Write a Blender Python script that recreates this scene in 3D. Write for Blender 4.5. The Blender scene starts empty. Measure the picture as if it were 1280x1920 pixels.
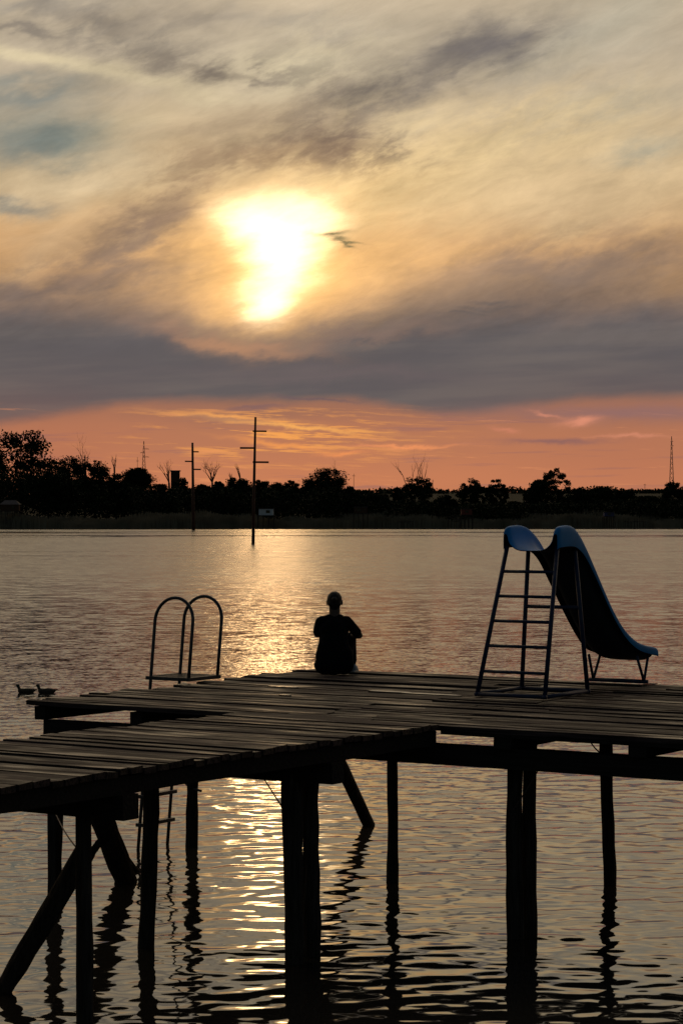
import bpy, math, random
import numpy as np
from mathutils import Vector, Matrix
R = math.radians
SC = bpy.context.scene
COL = SC.collection
random.seed(7)

# ------------------------------------------------------------------ camera
CAM_H = 3.33          # eye height above the lake
F = 4305.0            # focal length in photo pixels (50 mm on a 22.3 mm tall sensor)
cd = bpy.data.cameras.new('camera'); cam = bpy.data.objects.new('camera', cd); COL.objects.link(cam)
cd.sensor_fit = 'VERTICAL'; cd.sensor_height = 22.3; cd.sensor_width = 22.3; cd.lens = 50
cd.clip_start = 0.1; cd.clip_end = 20000
cam.location = (0, 0, CAM_H); cam.rotation_euler = (R(90), 0, 0)
SC.camera = cam
SC.view_settings.view_transform = 'Standard'; SC.view_settings.look = 'None'
SC.view_settings.gamma = 1; SC.view_settings.exposure = 0; SC.view_settings.use_curve_mapping = False
SC.cycles.max_bounces = 6; SC.cycles.glossy_bounces = 3; SC.cycles.diffuse_bounces = 2
SC.cycles.sample_clamp_indirect = 6

SUN_EL, SUN_AZ = R(6.6), R(-1.75)     # azimuth from +Y, negative = left

# ------------------------------------------------------------------ sky
def lin(c):
    return tuple(((v/255)/12.92 if v/255 <= .04045 else ((v/255+.055)/1.055)**2.4) for v in c)

world = bpy.data.worlds.new("World"); SC.world = world; world.use_nodes = True
WT = world.node_tree; WT.nodes.clear()

class X:
    """tiny expression wrapper over Math nodes"""
    tree = None
    def __init__(s, v): s.v = v
    def m(s, op, *a, clamp=False):
        n = X.tree.nodes.new('ShaderNodeMath'); n.operation = op; n.use_clamp = clamp
        for i, q in enumerate((s,)+a):
            q = q.v if isinstance(q, X) else q
            if isinstance(q, (int, float)): n.inputs[i].default_value = q
            else: X.tree.links.new(q, n.inputs[i])
        return X(n.outputs[0])
    def __add__(s, o): return s.m('ADD', o)
    def __radd__(s, o): return s.m('ADD', o)
    def __sub__(s, o): return s.m('SUBTRACT', o)
    def __rsub__(s, o): return X(o).m('SUBTRACT', s)
    def __mul__(s, o): return s.m('MULTIPLY', o)
    def __rmul__(s, o): return s.m('MULTIPLY', o)
    def __truediv__(s, o): return s.m('DIVIDE', o)
    def mad(s, a, b): return s.m('MULTIPLY_ADD', a, b)
def smooth(x, a, b):
    n = X.tree.nodes.new('ShaderNodeMapRange'); n.interpolation_type = 'SMOOTHSTEP'
    X.tree.links.new(x.v, n.inputs['Value'])
    for k, q in (('From Min', a), ('From Max', b)):
        if isinstance(q, X): X.tree.links.new(q.v, n.inputs[k])
        else: n.inputs[k].default_value = q
    return X(n.outputs['Result'])
def noise(x, y, sx, sy, rot=0, detail=5, rough=.55, z=0.0, ntype='FBM', dist=0.0):
    c, s = math.cos(rot), math.sin(rot)
    a = x.mad(c/sx, y*(s/sx)); b = x.mad(-s/sy, y*(c/sy))
    cv = X.tree.nodes.new('ShaderNodeCombineXYZ')
    X.tree.links.new(a.v, cv.inputs[0]); X.tree.links.new(b.v, cv.inputs[1]); cv.inputs[2].default_value = z
    n = X.tree.nodes.new('ShaderNodeTexNoise'); n.inputs['Scale'].default_value = 1
    n.inputs['Detail'].default_value = detail; n.inputs['Roughness'].default_value = rough
    n.inputs['Distortion'].default_value = dist
    X.tree.links.new(cv.outputs[0], n.inputs['Vector'])
    return X(n.outputs['Fac'])
def mixc(fac, a, b, mode='MIX'):
    n = X.tree.nodes.new('ShaderNodeMix'); n.data_type = 'RGBA'; n.blend_type = mode
    n.clamp_factor = True
    for q, sck in ((fac.v if isinstance(fac, X) else fac, n.inputs[0]), (a, n.inputs[6]), (b, n.inputs[7])):
        if isinstance(q, (int, float)): sck.default_value = q
        elif isinstance(q, tuple): sck.default_value = (*q, 1)
        else: X.tree.links.new(q, sck)
    return n.outputs[2]

X.tree = WT
tc = WT.nodes.new('ShaderNodeTexCoord'); sep = WT.nodes.new('ShaderNodeSeparateXYZ')
WT.links.new(tc.outputs['Generated'], sep.inputs[0])
dx, dy, dz = (X(sep.outputs[i]) for i in range(3))
azim = dx.m('ARCTAN2', dy)
elev = dz.m('ARCSINE')
sx = azim.mad(F, 640.0); sy = elev.mad(-F, 960.0)      # angles measured in photo-pixel units
def ax(px): return 640+F*math.atan((px-640)/F)
def ay(py): return 960-F*math.atan((960-py)/F)
n1 = noise(sx, sy, 260, 150, rot=R(-14), z=1.3); n2 = noise(sx, sy, 260, 120, rot=R(-14), z=7.7)
n3 = noise(sx, sy, 70, 22, rot=R(-10), z=3.1, detail=6, rough=.6); n4 = noise(sx, sy, 70, 30, rot=R(-10), z=9.1, detail=6, rough=.6)
wx = sx + (n1-.5)*230 + (n3-.5)*60
wy = sy + (n2-.5)*150 + (n4-.5)*44
fx = sx + (n3-.5)*58
fy = sy + (n4-.5)*26
# overall vertical base (colours of the sky itself, top to horizon)
def ramp(x, lo, hi, stops):
    n = WT.nodes.new('ShaderNodeValToRGB'); n.color_ramp.interpolation = 'EASE'
    mr = (x-lo)/(hi-lo); WT.links.new(mr.v, n.inputs[0])
    el = n.color_ramp.elements
    for i, (p, c) in enumerate(stops):
        e = el[i] if i < 2 else el.new((p-lo)/(hi-lo))
        if i < 2: e.position = (p-lo)/(hi-lo)
    for e, (p, c) in zip(sorted(el, key=lambda q: q.position), sorted(stops)):
        e.position = (p-lo)/(hi-lo); e.color = (*lin(c), 1)
    return n.outputs[0]
base = ramp(sy + (n2-.5)*60, -3200, 1000, [(-3200, (96,104,118)), (1000, (182,108,78)), (-1400, (250,224,182)), (-300, (234,206,164)),
     (120, (188,172,148)), (330, (212,184,142)), (480, (208,162,112)), (620, (150,122,104)), (760, (160,110,88)),
     (820, (184,120,88)), (905, (200,126,88))])
col = base
def blob(cx, cy, rx, ry, rot, c, amp, co='w', tex=None):
    """elliptic patch of cloud in angle units; rot in degrees, positive = rising to the right"""
    global col
    px, py = (wx, wy) if co == 'w' else (fx, fy)
    cx, cy = ax(cx), ay(cy)
    ca, sa = math.cos(R(-rot)), math.sin(R(-rot))
    p = px.mad(ca/rx, py.mad(sa/rx, -(cx*ca+cy*sa)/rx))
    q = px.mad(-sa/ry, py.mad(ca/ry, (cx*sa-cy*ca)/ry))
    g = X(math.exp(-1)).m('POWER', p.mad(p, q*q))
    f = g*amp
    if tex is not None: f = f*tex
    col = mixc(f, col, lin(c))
t_hard = smooth(noise(sx, sy, 75, 30, rot=R(-18), z=14.4, detail=9, rough=.62, dist=.22), .38, .64)
t_soft = smooth(noise(sx, sy, 150, 48, rot=R(-20), z=4.4, detail=7, rough=.6), .25, .72)*.9+.25
# thin blue-grey openings
blob(80, 262, 150, 52, -4, (118,127,124), .8)
blob(120, 268, 90, 34, -6, (112,122,119), .5, 'f')
blob(150, 250, 90, 40, -6, (108,122,120), .8)
blob(60, 178, 130, 24, 4, (132,137,132), .8)
blob(20, 395, 110, 18, 4, (122,122,116), .9)
blob(40, 20, 220, 26, 4, (138,134,128), .6, tex=t_soft)
blob(1240, 278, 100, 34, 8, (156,154,138), .7)
blob(1150, 200, 160, 30, 12, (168,162,144), .5)
# pale cream veils
blob(150, 128, 230, 12, -9, (226,208,170), .75, 'f')
blob(60, 112, 130, 10, -4, (222,204,166), .6, 'f')
blob(330, 170, 120, 14, -14, (214,196,160), .6)
blob(560, 115, 150, 55, 10, (206,192,160), .7, tex=t_soft)
blob(250, 235, 120, 50, 25, (206,184,146), .5)
blob(120, 345, 190, 34, 10, (192,172,140), .6)
blob(880, 290, 270, 60, 14, (222,196,148), .9, tex=t_soft)
blob(760, 235, 110, 30, 14, (222,200,160), .8, tex=t_soft)
blob(700, 365, 180, 50, 8, (226,192,136), .7)
blob(1080, 380, 200, 50, 8, (206,178,138), .7)
blob(120, 455, 120, 34, 20, (196,166,130), .6)
blob(1120, 60, 190, 60, 18, (178,170,150), .7)
# darker clouds
blob(925, 92, 85, 26, 8, (112,106,104), .8, 'f')
blob(880, 100, 105, 34, 14, (116,108,104), .7)
blob(740, 165, 190, 32, 22, (118,110,104), .95, tex=t_soft)
blob(640, 275, 100, 34, -8, (116,102,94), 1.0)
blob(500, 292, 190, 24, 8, (140,118,98), .85, tex=t_soft)
blob(350, 345, 110, 20, 35, (146,122,100), .7, tex=t_soft)
blob(265, 435, 95, 26, 34, (118,102,96), .95)
blob(420, 140, 130, 10, -6, (128,116,104), .85)
blob(190, 62, 120, 26, -16, (142,130,116), .8)
blob(330, 40, 120, 22, 10, (152,140,126), .7, tex=t_soft)
blob(560, 40, 160, 22, -6, (160,150,136), .6, tex=t_soft)
blob(400, 250, 160, 26, 12, (160,140,116), .6, tex=t_soft)
blob(300, 400, 120, 30, 30, (150,128,108), .7, tex=t_soft)
blob(20, 84, 90, 9, -8, (132,122,112), .8)
blob(150, 530, 260, 34, 6, (124,106,98), .85)
blob(330, 500, 140, 16, 14, (136,112,96), .6)
blob(1060, 500, 300, 40, 8, (142,120,106), .85)
blob(860, 560, 200, 26, 10, (150,124,102), .6)
for b_ in [((925,90,120,42,10), (112,106,104), .85), ((740,165,200,40,20), (124,114,106), .55), ((640,275,130,48,-6), (112,98,90), .95), ((480,295,200,36,6), (140,118,98), .5), ((330,360,110,50,30), (146,122,102), .4),
           ((265,435,130,44,34), (116,100,94), .8), ((200,60,180,50,-14), (140,130,118), .8), ((420,130,170,24,-4), (128,116,104), .8), ((1050,490,320,60,6), (142,120,104), .6), ((160,530,260,50,6), (122,106,98), .6)]:
    blob(*b_[0], b_[1], b_[2], 'f', t_hard)
for b_ in [((880,285,300,80,14), (236,206,154), .6), ((560,120,150,60,10), (222,204,168), .5), ((120,350,200,50,10), (214,190,152), .5), ((1100,340,220,60,8), (222,192,148), .5)]:
    blob(*b_[0], b_[1], b_[2], 'f', 1-t_hard)
# golden halo about the veiled sun
def glow(cx, cy, rx, ry, rot, c, k, co='w', pw=1.0):
    global col
    px, py = (wx, wy) if co == 'w' else (fx, fy)
    cx, cy = ax(cx), ay(cy)
    ca, sa = math.cos(R(-rot)), math.sin(R(-rot))
    p = px.mad(ca/rx, py.mad(sa/rx, -(cx*ca+cy*sa)/rx))
    q = px.mad(-sa/ry, py.mad(ca/ry, (cx*sa-cy*ca)/ry))
    r2 = p.mad(p, q*q)
    if pw != 1.0: r2 = r2.m('POWER', pw)
    g = X(math.exp(-1)).m('POWER', r2)
    n = WT.nodes.new('ShaderNodeVectorMath'); n.operation = 'MULTIPLY_ADD'
    cc = WT.nodes.new('ShaderNodeCombineXYZ')
    for i in range(3): WT.links.new(g.v, cc.inputs[i])
    WT.links.new(cc.outputs[0], n.inputs[0]); n.inputs[1].default_value = tuple(k*v for v in c)
    WT.links.new(col, n.inputs[2]); col = n.outputs[0]
glow(520, 455, 300, 150, 8, (1.0,.54,.14), .20)
glow(510, 505, 140, 118, 0, (1.0,.52,.08), .50)
glow(600, 560, 210, 55, 6, (1.0,.52,.13), .22)
glow(760, 470, 160, 60, 10, (1.0,.60,.24), .12)
# low slate cloud bank with its lit lower rim
d0 = (sx-ax(500))/200.0
top = X(math.exp(-1)).m('POWER', d0*d0)*78 + 548 + (n1-.5)*100
d1 = (sx-ax(860))/150.0; d2 = (sx-ax(-60))/230.0
bot = X(math.exp(-1)).m('POWER', d1*d1)*24 + X(math.exp(-1)).m('POWER', d2*d2)*52 + 748 + (n3-.5)*14 + (n1-.5)*26
bank = smooth(sy + (n4-.5)*50, top-50, top+85) * (1-smooth(sy, bot-14, bot+16))
streak = noise(sx, sy, 420, 40, rot=R(-3), z=2.2, detail=4)
bankcol = mixc(smooth(streak, .35, .7), lin((93,89,91)), lin((106,99,97)))
col = mixc(bank*.96, col, bankcol)
blob(430, 640, 120, 16, -8, (190,140,105), .75)
blob(640, 700, 260, 16, 0, (112,98,98), .5)
blob(700, 625, 170, 14, 6, (150,122,106), .5)
# the afterglow strip below the bank
low = smooth(sy, 752, 778)
s1 = noise(sx, sy, 150, 11, rot=R(2), z=5.5, detail=6, rough=.62)
m_in = (sx-ax(500))/230.0; m_y = (sy-812)/52.0
inm = X(math.exp(-1)).m('POWER', m_in.mad(m_in, m_y*m_y))
col = mixc(smooth(s1, .52, .62)*inm*low*1.1, col, lin((246,164,84)))
s2 = noise(sx, sy, 240, 13, rot=R(-1), z=8.5, detail=5, rough=.6)
col = mixc(smooth(s2, .55, .68)*low*.55, col, lin((150,104,98)))
col = mixc(smooth(s1, .60, .68)*low*.4, col, lin((236,152,100)))
blob(1220, 870, 300, 90, 0, (180,114,86), .5, 'f')
blob(60, 860, 200, 90, 0, (178,108,82), .4, 'f')
blob(1180, 775, 260, 15, 0, (146,108,104), .8, 'f')
blob(1040, 828, 90, 5, 0, (138,98,96), .8, 'f')
blob(440, 788, 100, 5, -6, (140,104,98), .8, 'f')
blob(480, 765, 60, 4, 4, (130,98,96), .8, 'f')
blob(590, 748, 80, 3, -3, (112,92,94), .8, 'f')
blob(560, 800, 130, 4, -5, (252,176,92), .9, 'f')
blob(420, 780, 110, 4, -4, (246,168,92), .8, 'f')
blob(530, 835, 90, 5, -8, (244,156,84), .8, 'f')
blob(760, 837, 90, 3, 0, (240,150,96), .9, 'f')
blob(645, 850, 42, 4, 3, (240,148,88), .8, 'f')
blob(1085, 790, 30, 7, 6, (226,146,116), .9, 'f')
blob(1180, 819, 60, 3, 0, (216,140,110), .7, 'f')
blob(1020, 778, 24, 4, -14, (216,140,112), .7, 'f')
blob(945, 806, 24, 5, -8, (214,134,104), .6, 'f')
# the sun shining through the thin cloud
SUNC = (1.0,.77,.46)
glow(516, 402, 108, 44, 3, SUNC, .85, 'f', 1.9)
glow(490, 448, 76, 48, -24, SUNC, .75, 'f', 1.9)
glow(532, 476, 64, 56, 20, SUNC, .7, 'f', 1.6)
glow(520, 535, 66, 34, 10, SUNC, .6, 'f', 1.4)
glow(498, 582, 42, 25, 14, SUNC, 1.0, 'f', 1.4)
glow(600, 412, 56, 34, -16, SUNC, .5, 'f', 1.3)
glow(562, 468, 54, 46, 20, SUNC, .55, 'f', 1.4)
glow(505, 548, 60, 40, 6, SUNC, .6, 'f', 1.4)
glow(512, 465, 52, 60, 0, SUNC, .35, 'f', 1.2)
# small torn cloud crossing the bright patch, and two more flecks
for b in [(618,436,36,3.6,0),(630,445,22,5,-8),(644,455,20,2.6,-24),(656,456,26,2.2,-3),(657,463,12,2,-6)]:
    blob(*b, (150,132,92), .96, 'f')
for b in [(925,568,30,4,0),(945,576,40,4,6),(905,580,34,4,-4),(900,588,30,3,0),(870,586,30,2,0)]:
    blob(*b, (112,100,94), .8, 'f')
# fine fibrous texture over everything
f1 = noise(sx, sy, 110, 38, rot=R(-20), z=6.1, detail=9, rough=.66, dist=.5)
f2 = noise(sx, sy, 420, 110, rot=R(-16), z=6.9, detail=6, rough=.58)
upper = 1-smooth(sy, 560, 720)
mul = ((f1-.5)*.55 + (f2-.5)*.75)*upper + 1.0
nv = WT.nodes.new('ShaderNodeVectorMath'); nv.operation = 'SCALE'
WT.links.new(col, nv.inputs[0]); WT.links.new(mul.v, nv.inputs['Scale']); col = nv.outputs[0]
# the clear dusk sky to the sides and behind is a Nishita sky
nis = WT.nodes.new('ShaderNodeTexSky'); nis.sky_type = 'NISHITA'; nis.sun_disc = False
nis.sun_elevation = SUN_EL; nis.sun_rotation = SUN_AZ; nis.dust_density = 2.0
nk = WT.nodes.new('ShaderNodeVectorMath'); nk.operation = 'SCALE'
WT.links.new(nis.outputs[0], nk.inputs[0]); nk.inputs['Scale'].default_value = 0.027
side = smooth(azim.m('ABSOLUTE'), .25, 1.5)
col = mixc(side, col, nk.outputs[0])
bg = WT.nodes.new('ShaderNodeBackground'); wo = WT.nodes.new('ShaderNodeOutputWorld')
WT.links.new(col, bg.inputs[0]); bg.inputs[1].default_value = 1.0
WT.links.new(bg.outputs[0], wo.inputs[0])
world.cycles.sampling_method = 'MANUAL'; world.cycles.sample_map_resolution = 1024

sl = bpy.data.lights.new('sun', 'SUN'); sl.energy = 0.007; sl.angle = R(1.8); sl.color = (1, .55, .22)
so = bpy.data.objects.new('sun', sl); COL.objects.link(so)
sdir = Vector((math.sin(SUN_AZ)*math.cos(SUN_EL), math.cos(SUN_AZ)*math.cos(SUN_EL), math.sin(SUN_EL)))
so.rotation_euler = (-sdir).to_track_quat('-Z', 'Y').to_euler()
so.location = (0, 0, 60)
#@@GEOM@@

# ------------------------------------------------------------------ materials
def new_mat(name):
    m = bpy.data.materials.new(name); m.use_nodes = True
    t = m.node_tree; t.nodes.clear()
    b = t.nodes.new('ShaderNodeBsdfPrincipled'); o = t.nodes.new('ShaderNodeOutputMaterial')
    t.links.new(b.outputs[0], o.inputs[0])
    return m, t, b
def simple(name, c, rough=.6, metal=0, var=.25, scale=8, bump=0.0, stretch=(1,1,1), c2=None):
    """base colour broken up by object-space noise, optional bump"""
    m, t, b = new_mat(name)
    tcn = t.nodes.new('ShaderNodeTexCoord'); mp = t.nodes.new('ShaderNodeMapping'); mp.inputs['Scale'].default_value = stretch
    t.links.new(tcn.outputs['Object'], mp.inputs[0])
    n = t.nodes.new('ShaderNodeTexNoise'); n.inputs['Scale'].default_value = scale; n.inputs['Detail'].default_value = 6
    t.links.new(mp.outputs[0], n.inputs['Vector'])
    r = t.nodes.new('ShaderNodeValToRGB')
    ca = tuple(v*(1-var) for v in c); cb = c2 or tuple(min(1, v*(1+var)) for v in c)
    r.color_ramp.elements[0].position = .3; r.color_ramp.elements[0].color = (*ca, 1)
    r.color_ramp.elements[1].position = .7; r.color_ramp.elements[1].color = (*cb, 1)
    t.links.new(n.outputs['Fac'], r.inputs[0]); t.links.new(r.outputs[0], b.inputs['Base Color'])
    b.inputs['Roughness'].default_value = rough; b.inputs['Metallic'].default_value = metal
    if bump:
        bp = t.nodes.new('ShaderNodeBump'); bp.inputs['Strength'].default_value = bump; bp.inputs['Distance'].default_value = .02
        t.links.new(n.outputs['Fac'], bp.inputs['Height']); t.links.new(bp.outputs[0], b.inputs['Normal'])
    return m

def plank_mat():
    m, t, b = new_mat('weathered planks')
    geo = t.nodes.new('ShaderNodeNewGeometry'); tcn = t.nodes.new('ShaderNodeTexCoord')
    off = t.nodes.new('ShaderNodeVectorMath'); off.operation = 'MULTIPLY_ADD'
    cx = t.nodes.new('ShaderNodeCombineXYZ')
    for i in range(3): t.links.new(geo.outputs['Random Per Island'], cx.inputs[i])
    t.links.new(cx.outputs[0], off.inputs[0]); off.inputs[1].default_value = (37, 11, 5); t.links.new(tcn.outputs['Object'], off.inputs[2])
    mp = t.nodes.new('ShaderNodeMapping'); mp.inputs['Scale'].default_value = (1.1, 26, 26); t.links.new(off.outputs[0], mp.inputs[0])
    n = t.nodes.new('ShaderNodeTexNoise'); n.inputs['Scale'].default_value = 1.6; n.inputs['Detail'].default_value = 8; n.inputs['Roughness'].default_value = .65
    t.links.new(mp.outputs[0], n.inputs['Vector'])
    r = t.nodes.new('ShaderNodeValToRGB'); e = r.color_ramp.elements
    e[0].position = .40; e[0].color = (.012, .008, .008, 1); e[1].position = .66; e[1].color = (.105, .066, .066, 1)
    t.links.new(n.outputs['Fac'], r.inputs[0])
    rr = t.nodes.new('ShaderNodeMapRange'); t.links.new(geo.outputs['Random Per Island'], rr.inputs['Value'])
    rr.inputs['To Min'].default_value = .5; rr.inputs['To Max'].default_value = 1.2
    sc = t.nodes.new('ShaderNodeVectorMath'); sc.operation = 'SCALE'
    t.links.new(r.outputs[0], sc.inputs[0]); t.links.new(rr.outputs[0], sc.inputs['Scale'])
    t.links.new(sc.outputs[0], b.inputs['Base Color'])
    # damp patches lie glossier than the dry wood
    n2 = t.nodes.new('ShaderNodeTexNoise'); n2.inputs['Scale'].default_value = 1.0; n2.inputs['Detail'].default_value = 5
    mp2 = t.nodes.new('ShaderNodeMapping'); mp2.inputs['Scale'].default_value = (1.3, 7, 1); t.links.new(off.outputs[0], mp2.inputs[0]); t.links.new(mp2.outputs[0], n2.inputs['Vector'])
    r2 = t.nodes.new('ShaderNodeMapRange'); t.links.new(n2.outputs['Fac'], r2.inputs['Value'])
    r2.inputs['From Min'].default_value = .45; r2.inputs['From Max'].default_value = .70
    r2.inputs['To Min'].default_value = .80; r2.inputs['To Max'].default_value = .26
    t.links.new(r2.outputs[0], b.inputs['Roughness'])
    b.inputs['Specular IOR Level'].default_value = .25
    bp = t.nodes.new('ShaderNodeBump'); bp.inputs['Strength'].default_value = .8; bp.inputs['Distance'].default_value = .006
    t.links.new(n.outputs['Fac'], bp.inputs['Height']); t.links.new(bp.outputs[0], b.inputs['Normal'])
    return m

M = {
 'plank': plank_mat(),
 'beam': simple('old timber beam', (.035,.028,.025), .9, scale=3, stretch=(1,14,14), bump=.6),
 'post': simple('bare log', (.055,.045,.040), .9, scale=5, stretch=(8,8,.8), bump=.9, var=.5),
 'chute_dark': simple('dark chute underside', (.012,.016,.026), .8, scale=6),
 'damp': simple('wet worn wood', (.05,.035,.03), .12, scale=20),
 'steel': simple('dull steel tube', (.10,.10,.11), .5, metal=.6, scale=30),
 'wire': simple('rusty wire', (.06,.035,.025), .7, scale=50),
 'blue_steel': simple('blue painted steel', (.016,.03,.085), .5, scale=18, var=.3, bump=.1),
 'blue': simple('faded blue fibreglass', (.012,.26,.66), .55, scale=3, var=.18, bump=.05),
 'skin': simple('skin', (.12,.07,.05), .6, scale=12, var=.08),
 'shirt': simple('dark cotton', (.010,.010,.012), .95, scale=30, bump=.3),
 'trousers': simple('dark denim', (.008,.009,.014), .95, scale=40, bump=.3),
 'hair': simple('dark hair', (.018,.011,.008), .6, scale=30, stretch=(1,1,.15), bump=.6),
 'shoe': simple('pale canvas shoe', (.35,.42,.52), .7, scale=30),
 'sole': simple('rubber sole', (.55,.55,.55), .7, scale=30),
 'eye': simple('eye', (.5,.5,.5), .2, scale=30),
 'duck': simple('brown duck plumage', (.10,.07,.045), .8, scale=30, var=.5),
 'duckhead': simple('duck head plumage', (.03,.05,.035), .6, scale=30),
 'bill': simple('duck bill', (.30,.22,.05), .5, scale=30),
 'leaf': simple('dark foliage', (.020,.028,.012), .8, scale=.5, var=.4),
 'leaf2': simple('willow foliage', (.028,.038,.016), .8, scale=.5, var=.4),
 'bark': simple('bark', (.07,.055,.045), .9, scale=2),
 'dead': simple('dead bark', (.10,.085,.075), .9, scale=2),
 'reed': simple('dry reeds', (.24,.20,.14), .9, scale=.3, var=.3),
 'field': simple('meadow and stubble', (.028,.032,.016), .95, scale=.02, var=.4, c2=(.05,.045,.025)),
 'rust': simple('rusty reddish steel pole', (.13,.055,.035), .7, scale=2),
 'galv': simple('galvanised steel', (.14,.13,.13), .6, metal=.4, scale=2),
 'hutwood': simple('brown hut boards', (.10,.055,.035), .85, scale=4, stretch=(6,1,1)),
 'hutred': simple('red hut boards', (.22,.05,.035), .85, scale=4, stretch=(6,1,1)),
 'hutwhite': simple('white hut boards', (.75,.76,.80), .8, scale=4, stretch=(6,1,1), var=.05),
 'huttin': simple('tin roof', (.12,.10,.10), .6, scale=4),
 'glass': simple('dark window pane', (.01,.012,.015), .15, scale=2),
 'hutblue': simple('violet blue hut boards', (.07,.07,.16), .85, scale=4, stretch=(6,1,1)),
}

for k_ in ('leaf','leaf2','field','reed','bark','dead','beam','post','hutwood','shirt','trousers','huttin'): M[k_].node_tree.nodes['Principled BSDF'].inputs['Specular IOR Level'].default_value = .08

# ------------------------------------------------------------------ helpers
def tag(o, label=None, cat=None, group=None, kind=None):
    for k, v in (('label', label), ('category', cat), ('group', group), ('kind', kind)):
        if v: o[k] = v
    return o
def empty(name, loc, rz=0.0, **k):
    o = bpy.data.objects.new(name, None); COL.objects.link(o); o.empty_display_size = .2
    o.location = loc; o.rotation_euler = (0, 0, rz); return tag(o, **k)
def link(name, me, parent=None):
    o = bpy.data.objects.new(name, me); COL.objects.link(o)
    if parent is not None: o.parent = parent
    return o
class MB:
    def __init__(s): s.v = []; s.f = []
    def add(s, vs, fs):
        n = len(s.v); s.v += [tuple(v) for v in vs]; s.f += [tuple(i+n for i in f) for f in fs]; return s
    def box(s, lo, hi, rot=None, org=None, jit=0):
        vs = [Vector((x, y, z)) for x in (lo[0], hi[0]) for y in (lo[1], hi[1]) for z in (lo[2], hi[2])]
        if jit: vs = [v+Vector([random.uniform(-jit, jit) for _ in range(3)]) for v in vs]
        if rot is not None: vs = [rot @ v for v in vs]
        if org is not None: vs = [v+Vector(org) for v in vs]
        return s.add(vs, [(0,1,3,2),(4,6,7,5),(0,4,5,1),(2,3,7,6),(0,2,6,4),(1,5,7,3)])
    def beam(s, a, b, w, h, up=(0,0,1), rough=0.0, seg=1):
        """rectangular timber from a to b"""
        a, b = Vector(a), Vector(b); d = (b-a).normalized(); sd = d.cross(Vector(up)).normalized(); u = sd.cross(d)
        vs = []; 
        for i in range(seg+1):
            c = a.lerp(b, i/seg)
            for (p, q) in ((-1,-1),(1,-1),(1,1),(-1,1)):
                vs.append(c + sd*(p*w/2+random.uniform(-rough, rough)) + u*(q*h/2+random.uniform(-rough, rough)))
        fs = [(3,2,1,0), tuple(4*seg+k for k in range(4))]
        for i in range(seg):
            for k in range(4): fs.append((4*i+k, 4*i+(k+1) % 4, 4*i+4+(k+1) % 4, 4*i+4+k))
        return s.add(vs, fs)
    def tube(s, pts, rad, n=8, noise=0.0, cap=True):
        pts = [Vector(p) for p in pts]
        if not isinstance(rad, (list, tuple)): rad = [rad]*len(pts)
        vs = []; ref = None
        ph = [random.uniform(-1, 1) for _ in range(n)]
        for i, p in enumerate(pts):
            d = (pts[min(i+1, len(pts)-1)]-pts[max(i-1, 0)]).normalized()
            if ref is None: ref = Vector((1, 0, 0)) if abs(d.x) < .8 else Vector((0, 1, 0))
            a = (ref - d*ref.dot(d)).normalized(); ref = a; b = d.cross(a)
            for k in range(n):
                t = 2*math.pi*k/n; r = rad[i]*(1+noise*(.6*ph[k]+.6*random.uniform(-1, 1)))
                vs.append(p + a*math.cos(t)*r + b*math.sin(t)*r)
        fs = []
        for i in range(len(pts)-1):
            for k in range(n): fs.append((i*n+k, i*n+(k+1) % n, i*n+n+(k+1) % n, i*n+n+k))
        if cap: fs += [tuple(range(n-1, -1, -1)), tuple((len(pts)-1)*n+k for k in range(n))]
        return s.add(vs, fs)
    def ell(s, c, r, rot=None, nu=16, nv=10):
        c = Vector(c); vs = []; fs = []
        for j in range(nv+1):
            ph = math.pi*j/nv
            for i in range(nu):
                th = 2*math.pi*i/nu
                v = Vector((r[0]*math.sin(ph)*math.cos(th), r[1]*math.sin(ph)*math.sin(th), r[2]*math.cos(ph)))
                vs.append(c + (rot @ v if rot is not None else v))
        for j in range(nv):
            for i in range(nu): fs.append((j*nu+i, j*nu+nu+i, j*nu+nu+(i+1) % nu, j*nu+(i+1) % nu))
        return s.add(vs, fs)
    def cap(s, a, b, ra, rb, n=12):
        """tapered limb with round ends"""
        a, b = Vector(a), Vector(b); d = (b-a).normalized(); P = []; Q = []
        for k in range(5):
            t = math.pi/2*k/4; P.append(a - d*ra*math.cos(t)); Q.append(max(1e-4, ra*math.sin(t)))
        for k in range(5):
            t = math.pi/2*k/4; P.append(b + d*rb*math.sin(t)); Q.append(max(1e-4, rb*math.cos(t)))
        return s.tube(P, Q, n)
    def build(s, name, mat, parent=None, smooth=False, bevel=0, remesh=0, iters=3):
        me = bpy.data.meshes.new(name); me.from_pydata(s.v, [], s.f); me.update()
        if mat is not None: me.materials.append(mat)
        o = link(name, me, parent)
        if smooth: me.polygons.foreach_set('use_smooth', [True]*len(me.polygons))
        if remesh:
            r = o.modifiers.new('r', 'REMESH'); r.mode = 'VOXEL'; r.voxel_size = remesh; r.use_smooth_shade = True
            q = o.modifiers.new('s', 'SMOOTH'); q.iterations = iters; q.factor = .5
        if bevel:
            bv = o.modifiers.new('b', 'BEVEL'); bv.width = bevel; bv.segments = 2; bv.limit_method = 'ANGLE'
        return o
def copy_tree(o, parent=None):
    c = o.copy(); COL.objects.link(c)
    if parent is not None: c.parent = parent
    for ch in [q for q in bpy.data.objects if q.parent == o]: copy_tree(ch, c)
    return c

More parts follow.
